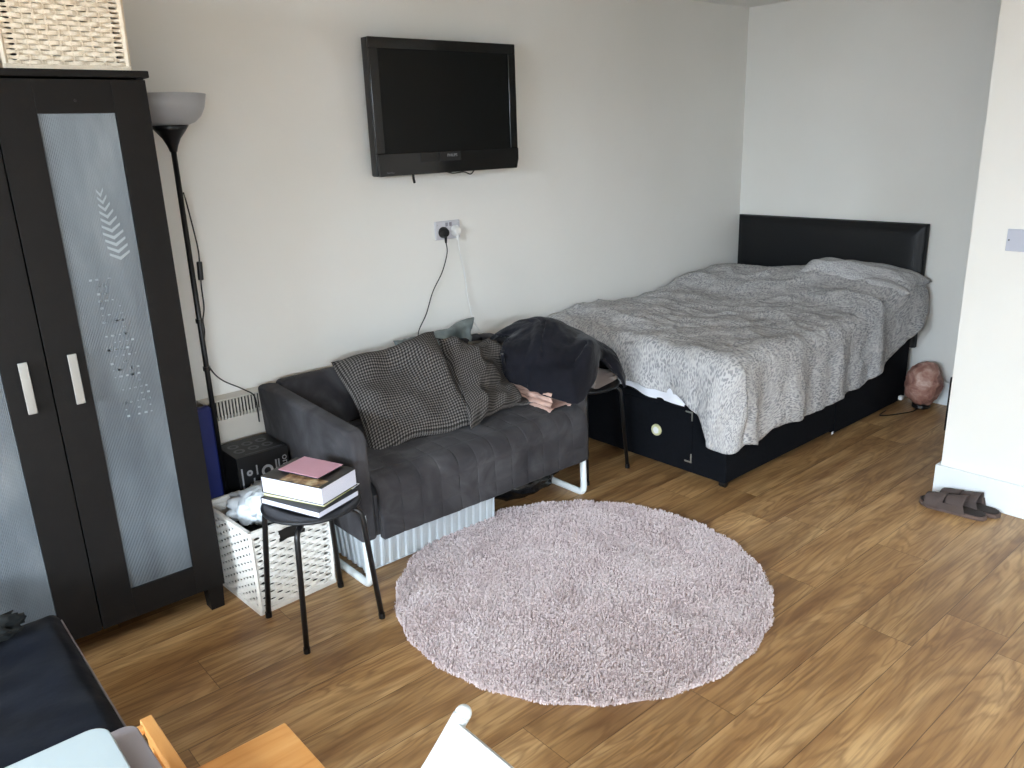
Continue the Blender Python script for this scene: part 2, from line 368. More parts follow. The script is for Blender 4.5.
# pale leaf-like marks added on the right panel as clothing showing through
PALE = pm('pale_marks', '989fa2', .6)
bm = bmesh.new()
for i in range(10):
    z = 1.475 - .021*i; xc = .684 + .0028*i; L = .010 + .0032*min(i, 6)
    for s in (-1, 1):
        a = Vector((xc, 2.6535, z)); b = Vector((xc + s*L, 2.6535, z+.016 if s < 0 else z+.02)); n_ = Vector((0, 0, .008))
        q = [a-n_*.5, b-n_*.4, b+n_*.5, a+n_*.8]; vv = [bm.verts.new(c+Vector((0, dy, 0))) for dy in (0, -.0006) for c in q]
        bm.faces.new(vv[:4]); bm.faces.new(vv[4:][::-1])
        for k in range(4): bm.faces.new((vv[k], vv[(k+1) % 4], vv[4+(k+1) % 4], vv[4+k]))
bobj('clothing_marks', bm, PALE, pan2)
bm = bmesh.new(); rr = random.Random(4)
for i in range(120):
    t = rr.random(); x = .615 + .03*t + .09*rr.random()*(.6+.4*t); z = 1.24 - .46*t
    c = Vector((round(x/.018)*.018 + rr.uniform(-.002, .002), 2.6532, round(z/.022)*.022)); s = rr.uniform(.002, .0055)
    vv = bmesh.ops.create_cube(bm, size=1)['verts']
    for v in vv: v.co = Vector((v.co.x*s*1.6, v.co.y*.0006, v.co.z*s*1.2)) + c
bobj('pale_dots', bm, PALE, pan2)['kind'] = 'stuff'

# ------------------------------------------------------------------ wicker baskets
def weave_panel(bm, P0, ux, uz, W, Hh, nrow, hole=None, thick=.006, taper=True):
    """strands run along ux; rows stacked along uz; P0 lower corner"""
    P0, ux, uz = Vector(P0), Vector(ux).normalized(), Vector(uz).normalized(); nn = ux.cross(uz)
    ns = max(4, int(W/.026)); rh = Hh/nrow
    for k in range(ns+1):
        x = k*W/ns; c = P0+ux*x
        zs_ = [(0, Hh)]
        if hole and hole[0] < x < hole[1]: zs_ = [(0, hole[2])]
        for a, b in zs_: tube(bm, [c+uz*a, c+uz*b], .0035, 5)
    for r in range(nrow):
        z = (r+.5)*rh; segs = [(0, W)]
        if hole and hole[2] < z < hole[3]: segs = [(0, hole[0]), (hole[1], W)]
        for a, b in segs:
            m = max(2, int((b-a)/(W/ns)*4)); rings = []
            for i in range(m+1):
                x = a+(b-a)*i/m; ph = pi*x/(W/ns)+pi*(r % 2)
                c = P0+ux*x+uz*(z+.0008*sin(r*9+x*70))+nn*(.0042*sin(ph))
                hh = rh*.53
                e = min(x, W-x)
                if taper and W/ns*.25 < e < W/ns*1.0: hh *= .66
                rings.append([bm.verts.new(c+uz*hh-nn*.0012), bm.verts.new(c+uz*hh*.6+nn*.0028), bm.verts.new(c-uz*hh*.6+nn*.0028), bm.verts.new(c-uz*hh-nn*.0012)])
            for A, B in zip(rings, rings[1:]):
                for q in range(4): bm.faces.new((A[q], A[(q+1) % 4], B[(q+1) % 4], B[q]))
def wicker_basket(name, label, group, loc, rz, w, d, h, mat, nrow, flare=0, hole=False):
    t = thing(name, label, 'basket', group, loc, rz); f = .013
    def wid(z): return 1 + flare*(z/h)
    # frame: corner posts and rims
    bm = bmesh.new()
    for sx in (-1, 1):
        for sy in (-1, 1):
            a = Vector((sx*(w/2-f/2), sy*(d/2-f/2), 0)); b = Vector((sx*(w/2*(1+flare)-f/2), sy*(d/2*(1+flare)-f/2), h))
            tube(bm, [a, b], f*.75, 4)
    for z, k in ((.007, 1), (h-.007, 1+flare)):
        X, Y = w/2*k, d/2*k
        for s in (-1, 1):
            box(bm, -X, X, s*(Y-f/2)-f*.65, s*(Y-f/2)+f*.65, z-.01, z+.01)
            box(bm, s*(X-f/2)-f*.65, s*(X-f/2)+f*.65, -Y, Y, z-.01, z+.01)
    bobj('frame', bm, mat, t, bevel=.003)
    for s, a in ((-1, 0), (1, 0), (-1, 1), (1, 1)):
        bm = bmesh.new(); W = (w if a == 0 else d)-2*f; D = (d if a == 0 else w)/2-f/2
        hl = (W*.33, W*.67, h*.76-.014, h*.9-.014) if (hole and a == 0) else None
        weave_panel(bm, (-W/2, 0, .014), (1, 0, 0), (0, 0, 1), W, h-.028, nrow, hl)
        for v in bm.verts:
            k = 1+flare*(v.co.z/h); x = v.co.x*k; y = -D*k - (v.co.y if False else -v.co.y)
            if a == 0: v.co.x = x; v.co.y = y if s < 0 else -y
            else: v.co.x, v.co.y = (y if s < 0 else -y), x
        bobj('woven_side', bm, mat, t)
    boxo('base_board', -w/2+f, w/2-f, -d/2+f, d/2-f, .003, .012, mat, t)
    boxo('shade_core', -w/2+f+.012, w/2-f-.012, -d/2+f+.012, d/2-f-.012, .014, h*.72 if hole else h-.02, DARKIN, t)  # dark block, its colour standing in for shade behind the weave gaps
    return t
wicker_basket('wicker_basket', 'cream woven basket at the front on top of the black wardrobe', None, (.680, 2.835, WZ), radians(0), .335, .26, .27, WICKERC, 18, flare=.03)
wicker_basket('wicker_basket', 'cream woven basket standing behind the front one on the wardrobe top', None, (.70, 3.06, WZ), 0, .30, .18, .27, WICKERC, 14, flare=.03)
wicker_basket('wicker_basket', 'cream woven basket cut off by the left picture edge on the wardrobe', None, (.33, 2.83, WZ), 0, .30, .26, .25, WICKERC, 14, flare=.02)
lb = wicker_basket('laundry_basket', 'white woven basket of plastic bags on the floor beside the sofa', None, (1.072, 2.70, 0), radians(3), .31, .36, .325, WICKER, 20, flare=.05, hole=True)
def blob(name, c, sx, sy, sz, mat, amp=.3, fs=6, seed=0, parent=None, sub=4, sharp=True, zmin=None):
    bm = bmesh.new(); bmesh.ops.create_icosphere(bm, subdivisions=sub, radius=1)
    for v in bm.verts:
        n = v.co.normalized(); k = noise.turbulence_vector(n*fs*.4+Vector((seed, 0, 0)), 3, sharp)[0] if sharp else fbm(n*fs*.4+Vector((seed, 0, 0)))
        r = 1+amp*(k-.3); v.co = Vector((n.x*sx*r, n.y*sy*r, n.z*sz*r))+Vector(c)
        if zmin is not None and v.co.z < zmin: v.co.z = zmin + (v.co.z-zmin)*.02
    return bobj(name, bm, mat, parent, smooth=True)
PLBAG = pm('white_plastic_bag', 'd5dbe0', .3, var=.05)
tag(blob('plastic_bag', (1.08, 2.74, .315), .12, .11, .065, PLBAG, .55, 5, 3), 'crumpled white plastic bag stuffed in the white woven basket', 'bag')
tag(blob('plastic_bag', (1.045, 2.64, .355), .055, .06, .05, PLBAG, .6, 5, 9), 'twisted pale plastic bag poking up beside the stacked books', 'bag')

# ------------------------------------------------------------------ floor lamp
lp = thing('floor_lamp', 'slim black uplighter floor lamp with frosted bowl shade beside the wardrobe', 'lamp', loc=(1.036, 3.0, 0))
bm = bmesh.new(); lathe(bm, [(0, 0), (.11, 0), (.112, .012), (.1, .02), (.02, .026), (.0, .026)], 32); bobj('base', bm, BLACKMETAL, lp, smooth=True)
bm = bmesh.new(); cyl(bm, (0, 0, .02), (0, 0, 1.6), .0105, .0095, 12); bobj('pole', bm, BLACKMETAL, lp, smooth=True)
bm = bmesh.new(); lathe(bm, [(0, 1.59), (.012, 1.59), (.018, 1.61), (.03, 1.635), (.05, 1.66), (.063, 1.678), (.055, 1.678), (0, 1.65)], 32); bobj('cup', bm, BLACKMETAL, lp, smooth=True)
FROST = pm('frosted_white_shade', 'a8a9ac', .4, var=.05, scale=12)
bm = bmesh.new(); prof = [(.05, 1.676), (.085, 1.688), (.108, 1.708), (.122, 1.735), (.133, 1.78)]
lathe(bm, prof+[(r-.004, z+.001) for r, z in prof[::-1]], 40); bobj('lamp_shade', bm, FROST, lp, smooth=True)
bm = bmesh.new(); pth = smooth_path([(.011, -.004, 1.45), (.04, .06, 1.40), (.062, .08, 1.25), (.064, .09, 1.18), (.058, .09, 1.10), (.045, .06, 1.02), (.012, -.002, .985), (.03, .05, .93), (.02, .06, .85), (.012, 0, .80), (.08, .08, .72), (.17, .10, .655), (.213, .105, .61), (.22, .11, .5)], 8)
tube(bm, pth, .0028, 6); cd = bobj('cord', bm, BLACKPL, lp, smooth=True)
bm = bmesh.new(); cyl(bm, (.063, .088, 1.19), (.06, .09, 1.12), .011, n=10); bobj('inline_switch', bm, BLACKPL, cd, bevel=.003)
for z in (.985, .80):
    bm = bmesh.new(); cyl(bm, (0, 0, z-.008), (0, 0, z+.008), .014, n=12); bobj('cable_clip', bm, BLACKPL, lp)
# blue folded board between wardrobe and lamp
BLUE = pm('royal_blue_nylon', '0b1a58', .55, var=.1)
tag(boxo('blue_board', .885, 1.0, 2.905, 2.945, .026, .68, BLUE, None, bevel=.012, seg=3), 'royal blue upright panel standing between wardrobe and lamp pole', 'panel')
# ------------------------------------------------------------------ electric panel heater
ht = thing('panel_heater', 'off-white electric panel heater on the wall behind the sofa', 'heater')
HT = pm('heater_enamel', 'cfc8bd', .45, var=.02)
bm = bmesh.new(); box(bm, 1.05, 1.75, 3.145, 3.22, .2, .535); box(bm, 1.05, 1.75, 3.205, 3.22, .535, .62); box(bm, 1.05, 1.056, 3.145, 3.205, .535, .62); box(bm, 1.744, 1.75, 3.145, 3.205, .535, .62); box(bm, 1.056, 1.744, 3.145, 3.205, .612, .62)
bobj('housing', bm, HT, ht, bevel=.003)
bm = bmesh.new()
for i in range(50): x = 1.062+i*.0138; box(bm, x, x+.0062, 3.146, 3.152, .535, .612)
bobj('grille', bm, HT, ht)
boxo('grille_recess', 1.056, 1.744, 3.19, 3.2, .535, .612, DARKIN, ht)

# ------------------------------------------------------------------ printed carton on a black bag
tag(blob('black_bag', (1.16, 2.985, .11), .085, .08, .1, pm('black_nylon', '121214', .5), .25, 5, 2, zmin=.028), 'black cloth bag squashed under the printed carton behind the basket', 'bag')
cart = thing('printed_carton', 'black printed electronics carton with round drawings next to the sofa', 'box', loc=(1.155, 2.972, .215))
CARD = pm('black_printed_card', '0c0c0e', .5, var=.1); INK = pm('grey_print', '5c5c60', .6); INKW = pm('white_print', '9a9a9e', .6)
boxo('carton_body', -.105, .105, -.10, .10, 0, .245, CARD, cart, bevel=.002)
def ring(bm, c, r0, r1, axis, th=.0008):
    n = 20; A = []
    for k in range(n):
        a = 2*pi*k/n; row = []
        for r, h in ((r0, 0), (r1, 0), (r1, th), (r0, th)):
            u, v = r*cos(a), r*sin(a)
            row.append(bm.verts.new(Vector(c)+(Vector((u, v, h)) if axis == 'z' else Vector((u, -h, v)))))
        A.append(row)
    for k in range(n):
        for q in range(4): bm.faces.new((A[k][q], A[k][(q+1) % 4], A[(k+1) % n][(q+1) % 4], A[(k+1) % n][q]))
bm = bmesh.new()
for i in range(3):
    for j in range(2): ring(bm, (-.062+i*.058, -.028+j*.062, .2452), .013, .022, 'z')
box(bm, -.06, .09, -.082, -.078, .2451, .2458)
bobj('driver_drawings', bm, INK, cart)
bm = bmesh.new(); ring(bm, (.012, -.1002, .165), .014, .024, 'y'); ring(bm, (-.06, -.1002, .175), .004, .012, 'y'); ring(bm, (.02, -.1002, .09), .002, .016, 'y')
for i, (x, z0, z1) in enumerate([(-.09, .05, .2), (-.045, .1, .15), (.05, .15, .2), (.062, .12, .2), (-.06, .06, .13), (-.03, .16, .2)]): box(bm, x-.003, x+.003, -.1008, -.1001, z0, z1)
bobj('front_print', bm, INKW, cart)
text('brand_lettering', 'onvo', INKW, cart, .04, Matrix.Translation((.09, -.1008, .17)) @ Matrix.Rotation(pi/2, 4, 'X') @ Matrix.Rotation(-pi/2, 4, 'Z'))

# ------------------------------------------------------------------ stools
STOOL = pm('black_stool_plastic', '1b1c1f', .45, var=.05)
def stool(label, loc, rz=0):
    t = thing('stool', label, 'stool', 'black four-legged metal stools', loc, rz)
    bm = bmesh.new(); lathe(bm, [(0, .425), (.10, .427), (.15, .434), (.164, .442), (.166, .449), (.155, .452), (.1, .446), (0, .444)], 40); bobj('seat', bm, STOOL, t, smooth=True)
    for sx in (-1, 1):
        for sy in (-1, 1):
            bm = bmesh.new()
            pth = fillet([(sx*.02, sy*.02, .421), (sx*.118, sy*.118, .421), (sx*.145, sy*.145, 0)], .035, 6)
            tube(bm, pth, .0095, 10); l = bobj('leg', bm, BLACKMETAL, t, smooth=True)
            bm = bmesh.new(); cyl(bm, (sx*.1445, sy*.1445, 0), (sx*.144, sy*.144, .02), .0115, n=12); bobj('foot_cap', bm, BLACKPL, l)
    return t
stool('black round stool stacked with books in front of the white basket', (1.088, 2.343, 0))
stool('black round stool half hidden under the throw between sofa and bed', (2.692, 2.612, 0))

# ------------------------------------------------------------------ books on the near stool
def pages_mat():
    t = NT('book_pages'); tc = t.n('ShaderNodeTexCoord'); wv = t.n('ShaderNodeTexWave'); wv.bands_direction = 'Z'; wv.inputs['Scale'].default_value = 160; wv.inputs['Distortion'].default_value = 1
    t.l(tc.outputs['Object'], wv.inputs['Vector']); t.l(t.ramp(wv.outputs[0], [(0, lin('cdcddc')), (1, lin('e4e4ee'))]), t.b.inputs['Base Color']); t.b.inputs['Roughness'].default_value = .8; return t.m
PAGES = pages_mat()
def book(label, c, z, w, d, h, rz, cover, name='book'):
    t = thing(name, label, 'book', None, (c[0], c[1], z), rz); ct = .002
    boxo('pages', -w/2+.002, w/2-.003, -d/2+.003, d/2-.003, ct, h-ct, PAGES, t)
    bm = bmesh.new(); box(bm, -w/2, w/2, -d/2, d/2, 0, ct); box(bm, -w/2, w/2, -d/2, d/2, h-ct, h); box(bm, -w/2, w/2, d/2-.002, d/2, ct, h-ct)
    bobj('cover', bm, cover, t, bevel=.0006); return t
COVD = pm('dark_grey_cover', '23242a', .4); COVY = pm('pale_yellow_cover', 'd8d49a', .5); COVB = pm('black_cover', '15120f', .35, var=.1)
z = .4525
def photo_cover():
    t = NT('photo_cover'); tc = t.n('ShaderNodeTexCoord'); n = t.n('ShaderNodeTexNoise'); n.inputs['Scale'].default_value = 26; n.inputs['Detail'].default_value = 6
    t.l(tc.outputs['Object'], n.inputs['Vector']); t.l(t.ramp(n.outputs[0], [(.35, lin('2a1c14')), (.5, lin('8a6a44')), (.65, lin('c9b48c'))]), t.b.inputs['Base Color']); t.b.inputs['Roughness'].default_value = .3; return t.m
bk1 = book('thin book with dark cover and white pages, lowest on the stool', (1.090, 2.352), z, .195, .262, .022, radians(19), COVD); z += .0225
bk2 = book('pale yellow edged booklet lying between the two books on the stool', (1.100, 2.370), z, .17, .25, .007, radians(24), COVY); z += .0075
bk3 = book('thick white-paged book with a dark photo cover on the stool', (1.103, 2.372), z, .18, .262, .060, radians(22), COVB); z += .0605
boxo('cover_photo', -.086, -.035, -.115, .05, .0598, .0606, photo_cover(), bk3)
PINKC = pm('pink_card', 'c493a0', .5, var=.03)
nb = thing('notebook', 'small pink notebook with rounded corners on top of the books', 'book', None, (1.12, 2.385, z+.0008), radians(20))
boxo('pages', -.058, .058, -.080, .080, 0, .007, COVD, nb); boxo('cover', -.063, .063, -.088, .088, .007, .0095, PINKC, nb, bevel=.001)
bm = bmesh.new(); box(bm, -.03, .03, -.01, .01, 0, .0005)
pt = bobj('paper_slip', bm, SHEET); pt.location = (1.215, 2.29, .4752); pt.rotation_euler = (0, radians(-8), radians(20)); tag(pt, 'white paper slip sticking out of the lowest book', 'paper')

# ------------------------------------------------------------------ sofa
sofa = thing('sofa', 'charcoal suede two-seat sofa with quilted seat and white legs', 'sofa')
SX0, SX1 = 1.288, 2.482
def arm(x0, x1):
    bm = bmesh.new(); poly = [(3.12, .19), (3.12, .655), (3.05, .668), (2.95, .662), (2.44, .618), (2.415, .605), (2.402, .58), (2.385, .19)]
    prism(bm, poly, 'x', x0, x1)
    for v in bm.verts:
        if v.co.y > 2.9 and v.co.z > .5 and x0 < 2: v.co.x -= .022
    return bobj('armrest', bm, SUEDE, sofa, bevel=.018, seg=4)
arm(SX0, SX0+.068); arm(SX1-.068, SX1)
bm = bmesh.new(); prism(bm, [(3.125, .2), (3.125, .655), (3.09, .672), (3.055, .665), (3.0, .22)], 'x', SX0+.06, SX1-.06)
bobj('backrest', bm, SUEDE, sofa, bevel=.015, seg=3)
def seatfn(u, v):
    # v: 0 back .. 1 bottom of the front skirt
    L1, L2 = .60, .202; tot = L1+L2; s = v*tot; x = SX0+.066+u*(SX1-SX0-.132)
    r = .05; yf = 2.365
    if s < L1-r*.785: y = 2.365+L1-s+.0; zz = .415+.02*sin(pi*min(1, s/L1)); n = (0, 0, 1); y = yf+r+(L1-r*.785-s)
    elif s < L1+r*.785:
        a = (s-(L1-r*.785))/(r*1.57)*pi/2; y = yf+r-r*sin(a); zz = .42-r+r*cos(a); n = (0, -sin(a), cos(a))
    else: y = yf+.00; zz = .42-r-(s-L1-r*.785); n = (0, -1, 0)
    su = abs((u*12) % 1-.5); sv = abs((s/.092) % 1-.5)
    puff = .0022*(1-exp(-((.5-su)*.095/.010)**2))*(1-exp(-((.5-sv)*.092/.010)**2))
    wob = .006*fbm((x*2.2, s*2.2, 1), 1.5)
    dip = -.02*exp(-((u-.55)/.4)**2)*exp(-((v-.35)/.3)**2)
    return (x+n[0]*puff, y+n[1]*(puff+wob), zz+n[2]*(puff+wob)+dip)
grid('seat', 200, 110, seatfn, SUEDE, sofa, solid=.03)
boxo('seat_base', SX0+.07, SX1-.07, 2.40, 3.05, .20, .36, SUEDE, sofa)
LEGW = pm('white_painted_steel', 'dfe4e4', .35, var=.02)
for x in (SX0+.02, SX1-.03):
    bm = bmesh.new(); pth = fillet([(x, 2.405, .3), (x, 2.395, .013), (x, 3.05, .013), (x, 3.05, .3)], .04, 6)
    tube(bm, pth, .017, 12, ry=.0125); bobj('leg', bm, LEGW, sofa, smooth=True)

# cushions: bl, br, tl are world points of the corners
def cushion(label, bl, br, tl, th, mat, name='cushion', tr=None, cells=1, seed=0, crush=.0, corner=.10, group=None):
    bl, br, tl = Vector(bl), Vector(br), Vector(tl); ux = br-bl; uy = tl-bl; c = bl+ux/2+uy/2; skew = (Vector(tr)-(bl+ux+uy)) if tr else Vector(); nn = ux.cross(uy).normalized()
    vs = []; fs = []; uvs = []; n = 44
    def f(u, v, s):
        px = u*(1-corner*(1-v*v)*(abs(u)**3)); py = v*(1-corner*(1-u*u)*(abs(v)**3))
        t = th/2*((1-u**4)*(1-v**4))**.55
        w_ = fbm((u*1.0+seed, v*1.0, .5), 1.1, 2)*.03*(1+crush*4)-abs(fbm((u*1.3+seed*2, v*1.3, 2), 1.2, 2))*.05*crush*2
        k = .5*(1+crush*.15*fbm((u+seed, v, 5), 1.4))
        return c+ux*px*k+uy*py*k+skew*((px*k+.5)*(py*k+.5))+nn*(s*t+w_)
    for s in (1, -1):
        b = len(vs)
        for i in range(n+1):
            for j in range(n+1):
                u, v = i/n*2-1, j/n*2-1; vs.append(f(u, v, s)); uvs.append((i/n, j/n))
        for i in range(n):
            for j in range(n):
                q = (b+i*(n+1)+j, b+(i+1)*(n+1)+j, b+(i+1)*(n+1)+j+1, b+i*(n+1)+j+1); fs.append(q if s > 0 else q[::-1])
    me = bpy.data.meshes.new(name); me.from_pydata([tuple(v) for v in vs], [], fs); ul = me.uv_layers.new(name='uv')
    for l in me.loops: ul.data[l.index].uv = uvs[l.vertex_index]
    bm = bmesh.new(); bm.from_mesh(me); bmesh.ops.remove_doubles(bm, verts=bm.verts, dist=.0008); bm.to_mesh(me); bm.free()
    o = link(name, me, mat, None, smooth=True); return tag(o, label, 'cushion', group)
G = 'waffle-knit charcoal cushions on the sofa'
cushion('leftmost charcoal waffle-knit cushion, largest, leaning on the sofa back', (1.455, 2.54, .46), (1.93, 2.50, .475), (1.545, 2.99, .715), .12, KNIT, tr=(2.03, 2.92, .765), seed=1, crush=.14, group=G)
cushion('charcoal waffle-knit cushion leaning in the middle, slumped over its neighbour', (1.85, 2.44, .475), (2.20, 2.53, .48), (2.04, 2.90, .75), .10, KNIT, tr=(2.40, 2.86, .66), seed=5, crush=.28, corner=.12, group=G)
cushion('charcoal waffle-knit cushion lying at the right, mostly under the pink cloth', (2.03, 2.58, .465), (2.29, 2.53, .46), (2.14, 2.98, .56), .06, KNIT, seed=9, crush=.05, group=G)
TEAL = pm('grey_teal_sheen_fabric', '6c7473', .45, var=.35, scale=14, bump=.3, bscale=18)
cushion('grey-teal sheen cushion tucked behind the knit cushions against the wall', (1.89, 3.0, .44), (2.38, 3.01, .46), (1.89, 3.05, .735), .08, TEAL, seed=3, crush=.6)
GREYC = pm('grey_felt', '5f5d5a', .95, var=.15, bump=.2)
cushion('plain grey cushion behind the throw at the sofa back corner', (2.30, 2.96, .44), (2.62, 2.96, .44), (2.30, 3.05, .67), .10, GREYC, seed=13, crush=.1, corner=.3)

# ------------------------------------------------------------------ pink folded cloth, throw blanket
def folded(name, label, cat, x0, x1, y0, y1, z0, n, th, mat, rz=0, seed=0):
    t = thing(name, label, cat, None, ((x0+x1)/2, (y0+y1)/2, z0), rz); W, D = x1-x0, y1-y0
    for k in range(n):
        def fn(u, v, k=k):
            a = v*2*pi; r = .5; cx = (abs(cos(a))**.35)*(1 if cos(a) > 0 else -1); cz = (abs(sin(a))**.8)*(1 if sin(a) > 0 else -1)
            wv = .006*fbm((u*3+seed, v*3, k), 1.5)
            return ((cx*W/2*(1-.04*k))+wv*2, (u-.5)*D+.01*fbm((v*2, k, seed), 2), k*th+th/2+cz*th/2*1.02+.004*fbm((u*4, cx*2, k+seed), 1)*(1 if k or cz > 0 else 0))
        grid('fold', 24, 36, fn, mat, t)
    return t
folded('pink_blanket', 'dusty pink cloth folded on the sofa seat under the dark throw', 'cloth', 2.268, 2.385, 2.41, 2.68, .440, 4, .024, PINKF, 0, 4)
boxo_ = folded('folded_clothes', 'pile of folded cream clothes on the stool under the throw', 'clothes', 2.60, 2.80, 2.50, 2.70, .4535, 2, .026, pm('cream_cloth', 'd0c2ba', .9, var=.06), radians(10), 8)
hem = [(2.217,2.680,.661),(2.252,2.689,.55),(2.255,2.567,.535),(2.280,2.44,.512),(2.360,2.350,.48),(2.474,2.365,.545),(2.633,2.470,.602),(2.714,2.450,.526),(2.772,2.435,.442)]
mid = [(2.262,2.720,.687),(2.262,2.660,.665),(2.275,2.560,.658),(2.325,2.450,.655),(2.385,2.375,.645),(2.494,2.40,.685),(2.662,2.50,.64),(2.765,2.50,.562),(2.814,2.48,.470)]
topr = [(2.378,2.780,.702),(2.402,2.750,.731),(2.452,2.700,.763),(2.488,2.650,.778),(2.535,2.620,.765),(2.652,2.620,.70),(2.747,2.60,.632),(2.84,2.58,.552),(2.872,2.56,.466)]
bk_a = [(p[0]+.01, p[1]+.14, p[2]-.025) for p in topr]; bk_b = [(p[0]+.03, min(p[1]+.27, 3.02), p[2]-.12) for p in topr]
rows = [bk_b, bk_a, topr, [tuple((Vector(a)+Vector(b))/2+Vector((-.005, -.008, .012))) for a, b in zip(topr, mid)], mid, hem]
rows = [[Vector(p) for p in r] for r in rows]
def cr(P, t):
    n = len(P)-1; x = min(t*n, n-1e-6); i = int(x); f = x-i; a, b, c, d = P[max(i-1, 0)], P[i], P[i+1], P[min(i+2, n)]
    return .5*((2*b)+(c-a)*f+(2*a-5*b+4*c-d)*f*f+(3*b-a-3*c+d)*f**3)
def thr(u, v):
    p = cr([cr(r, u) for r in rows], v)
    n = Vector((-.35, -.75, .55)).normalized()
    g = max(0, v-.2); fold = .014*sin(u*26+4*sin(v*2.5))*g+.018*exp(-((u-.22-.1*v)/.018)**2)+.015*exp(-((u-.36+.12*v)/.016)**2)-.012*exp(-((v-.9+.25*u)/.03)**2)*(u < .62)+.018*fbm((u*3.5, v*2.6, 7), 1.8)
    return p+n*(fold+.004)
tb = grid('throw_blanket', 110, 80, thr, THROW, None, solid=.014); tag(tb, 'dark charcoal velour throw heaped over the sofa arm and stool', 'blanket')
# ------------------------------------------------------------------ plastic tub and rubbish bag under the sofa
TUB = pm('milky_translucent_plastic', 'c3c9cd', .35, var=.04)
tub = thing('storage_tub', 'milky ribbed plastic storage tub pushed under the sofa', 'box')
def tubfn(u, v):
    a = u*4; k = int(min(a, 3.999)); f = a-k; X0_, X1_, YA, YB = 1.345, 2.0, 2.49, 2.98
    P = [(X0_, YA), (X1_, YA), (X1_, YB), (X0_, YB), (X0_, YA)]; x = P[k][0]*(1-f)+P[k+1][0]*f; y = P[k][1]*(1-f)+P[k+1][1]*f
    n = [(0, -1), (1, 0), (0, 1), (-1, 0)][k]; rib = .0035*(1 if sin(f*(2*pi)*(17 if k % 2 == 0 else 12)) > 0 else -1)*(1 if .03 < f < .97 else 0)
    tp = .012*(v-1); return (x+n[0]*(rib+tp), y+n[1]*(rib+tp), .004+v*.16)
o = grid('tub_wall', 480, 6, tubfn, TUB, tub, solid=.002, smooth=False)
boxo('tub_floor', 1.36, 1.985, 2.50, 2.97, .003, .007, TUB, tub); boxo('tub_lid', 1.34, 2.005, 2.485, 2.985, .164, .174, TUB, tub, bevel=.004)
BINBAG = pm('black_bin_bag', '101113', .25, var=.1)
tag(blob('bin_bag', (2.27, 2.66, .083), .20, .15, .095, BINBAG, .28, 7, 5, zmin=.004), 'black plastic rubbish bag under the right half of the sofa', 'bag')

# ------------------------------------------------------------------ television
tv = thing('television', 'black flat-screen television mounted on the wall above the sofa', 'television')
TX0, TX1, TZ0, TZ1, TY = 1.925, 2.735, 1.452, 2.018, 3.10
bm = bmesh.new(); prism(bm, [(TX0+.006, TZ0), (TX1-.012, TZ0), (TX1, TZ0+.04), (TX1, TZ1), (TX0, TZ1), (TX0, TZ0+.006)], 'y', TY+.012, TY+.055)
bobj('back_housing', bm, BLACKPL, tv, bevel=.004)
bm = bmesh.new(); bz = .045; bb = .095
box(bm, TX0, TX0+bz, TY, TY+.014, TZ0+bb, TZ1-bz); box(bm, TX1-bz, TX1, TY, TY+.014, TZ0+bb, TZ1-bz); box(bm, TX0, TX1, TY, TY+.014, TZ1-bz, TZ1)
prism(bm, [(TX0, TZ0+bb), (TX1, TZ0+bb), (TX1, TZ0+.045), (TX1-.012, TZ0), (TX0+.006, TZ0)], 'y', TY-.004, TY+.014)
bz_ = bobj('bezel', bm, BLACKGLOSS, tv, bevel=.003)
boxo('screen', TX0+bz-.002, TX1-bz+.002, TY+.008, TY+.012, TZ0+bb-.002, TZ1-bz+.002, SCREEN, tv)
boxo('logo_plate', 2.255, 2.375, TY-.006, TY-.003, TZ0+.052, TZ0+.092, BLACKPL, bz_)
boxo('receiver_window', 2.15, 2.24, TY-.0055, TY-.003, TZ0+.052, TZ0+.092, BLACKPL, bz_)
text('logo', 'PHILIPS', INKW, bz_, .018, Matrix.Translation((2.325, TY-.0068, TZ0+.076)) @ Matrix.Rotation(pi/2, 4, 'X'))
text('logo', 'Pixel Plus', INK, bz_, .010, Matrix.Translation((1.985, TY-.0048, TZ0+.014)) @ Matrix.Rotation(pi/2, 4, 'X'))
bm = bmesh.new(); box(bm, 2.2, 2.46, TY+.056, TY+.062, 1.62, 1.86); box(bm, 2.24, 2.42, 3.212, 3.22, 1.6, 1.88); box(bm, 2.3, 2.36, TY+.062, 3.212, 1.66, 1.82); bobj('wall_bracket', bm, BLACKMETAL, tv)
bm = bmesh.new(); tube(bm, [(2.125, 3.13, 1.47), (2.13, 3.135, 1.432), (2.137, 3.14, 1.415)], .006, 8); bobj('cable_stub', bm, BLACKPL, tv)
bm = bmesh.new(); tube(bm, smooth_path([(2.3, 3.14, 1.46), (2.36, 3.145, 1.445), (2.43, 3.15, 1.447), (2.475, 3.155, 1.435), (2.5, 3.15, 1.46)], 6), .003, 6); bobj('cable_loop', bm, BLACKPL, tv)

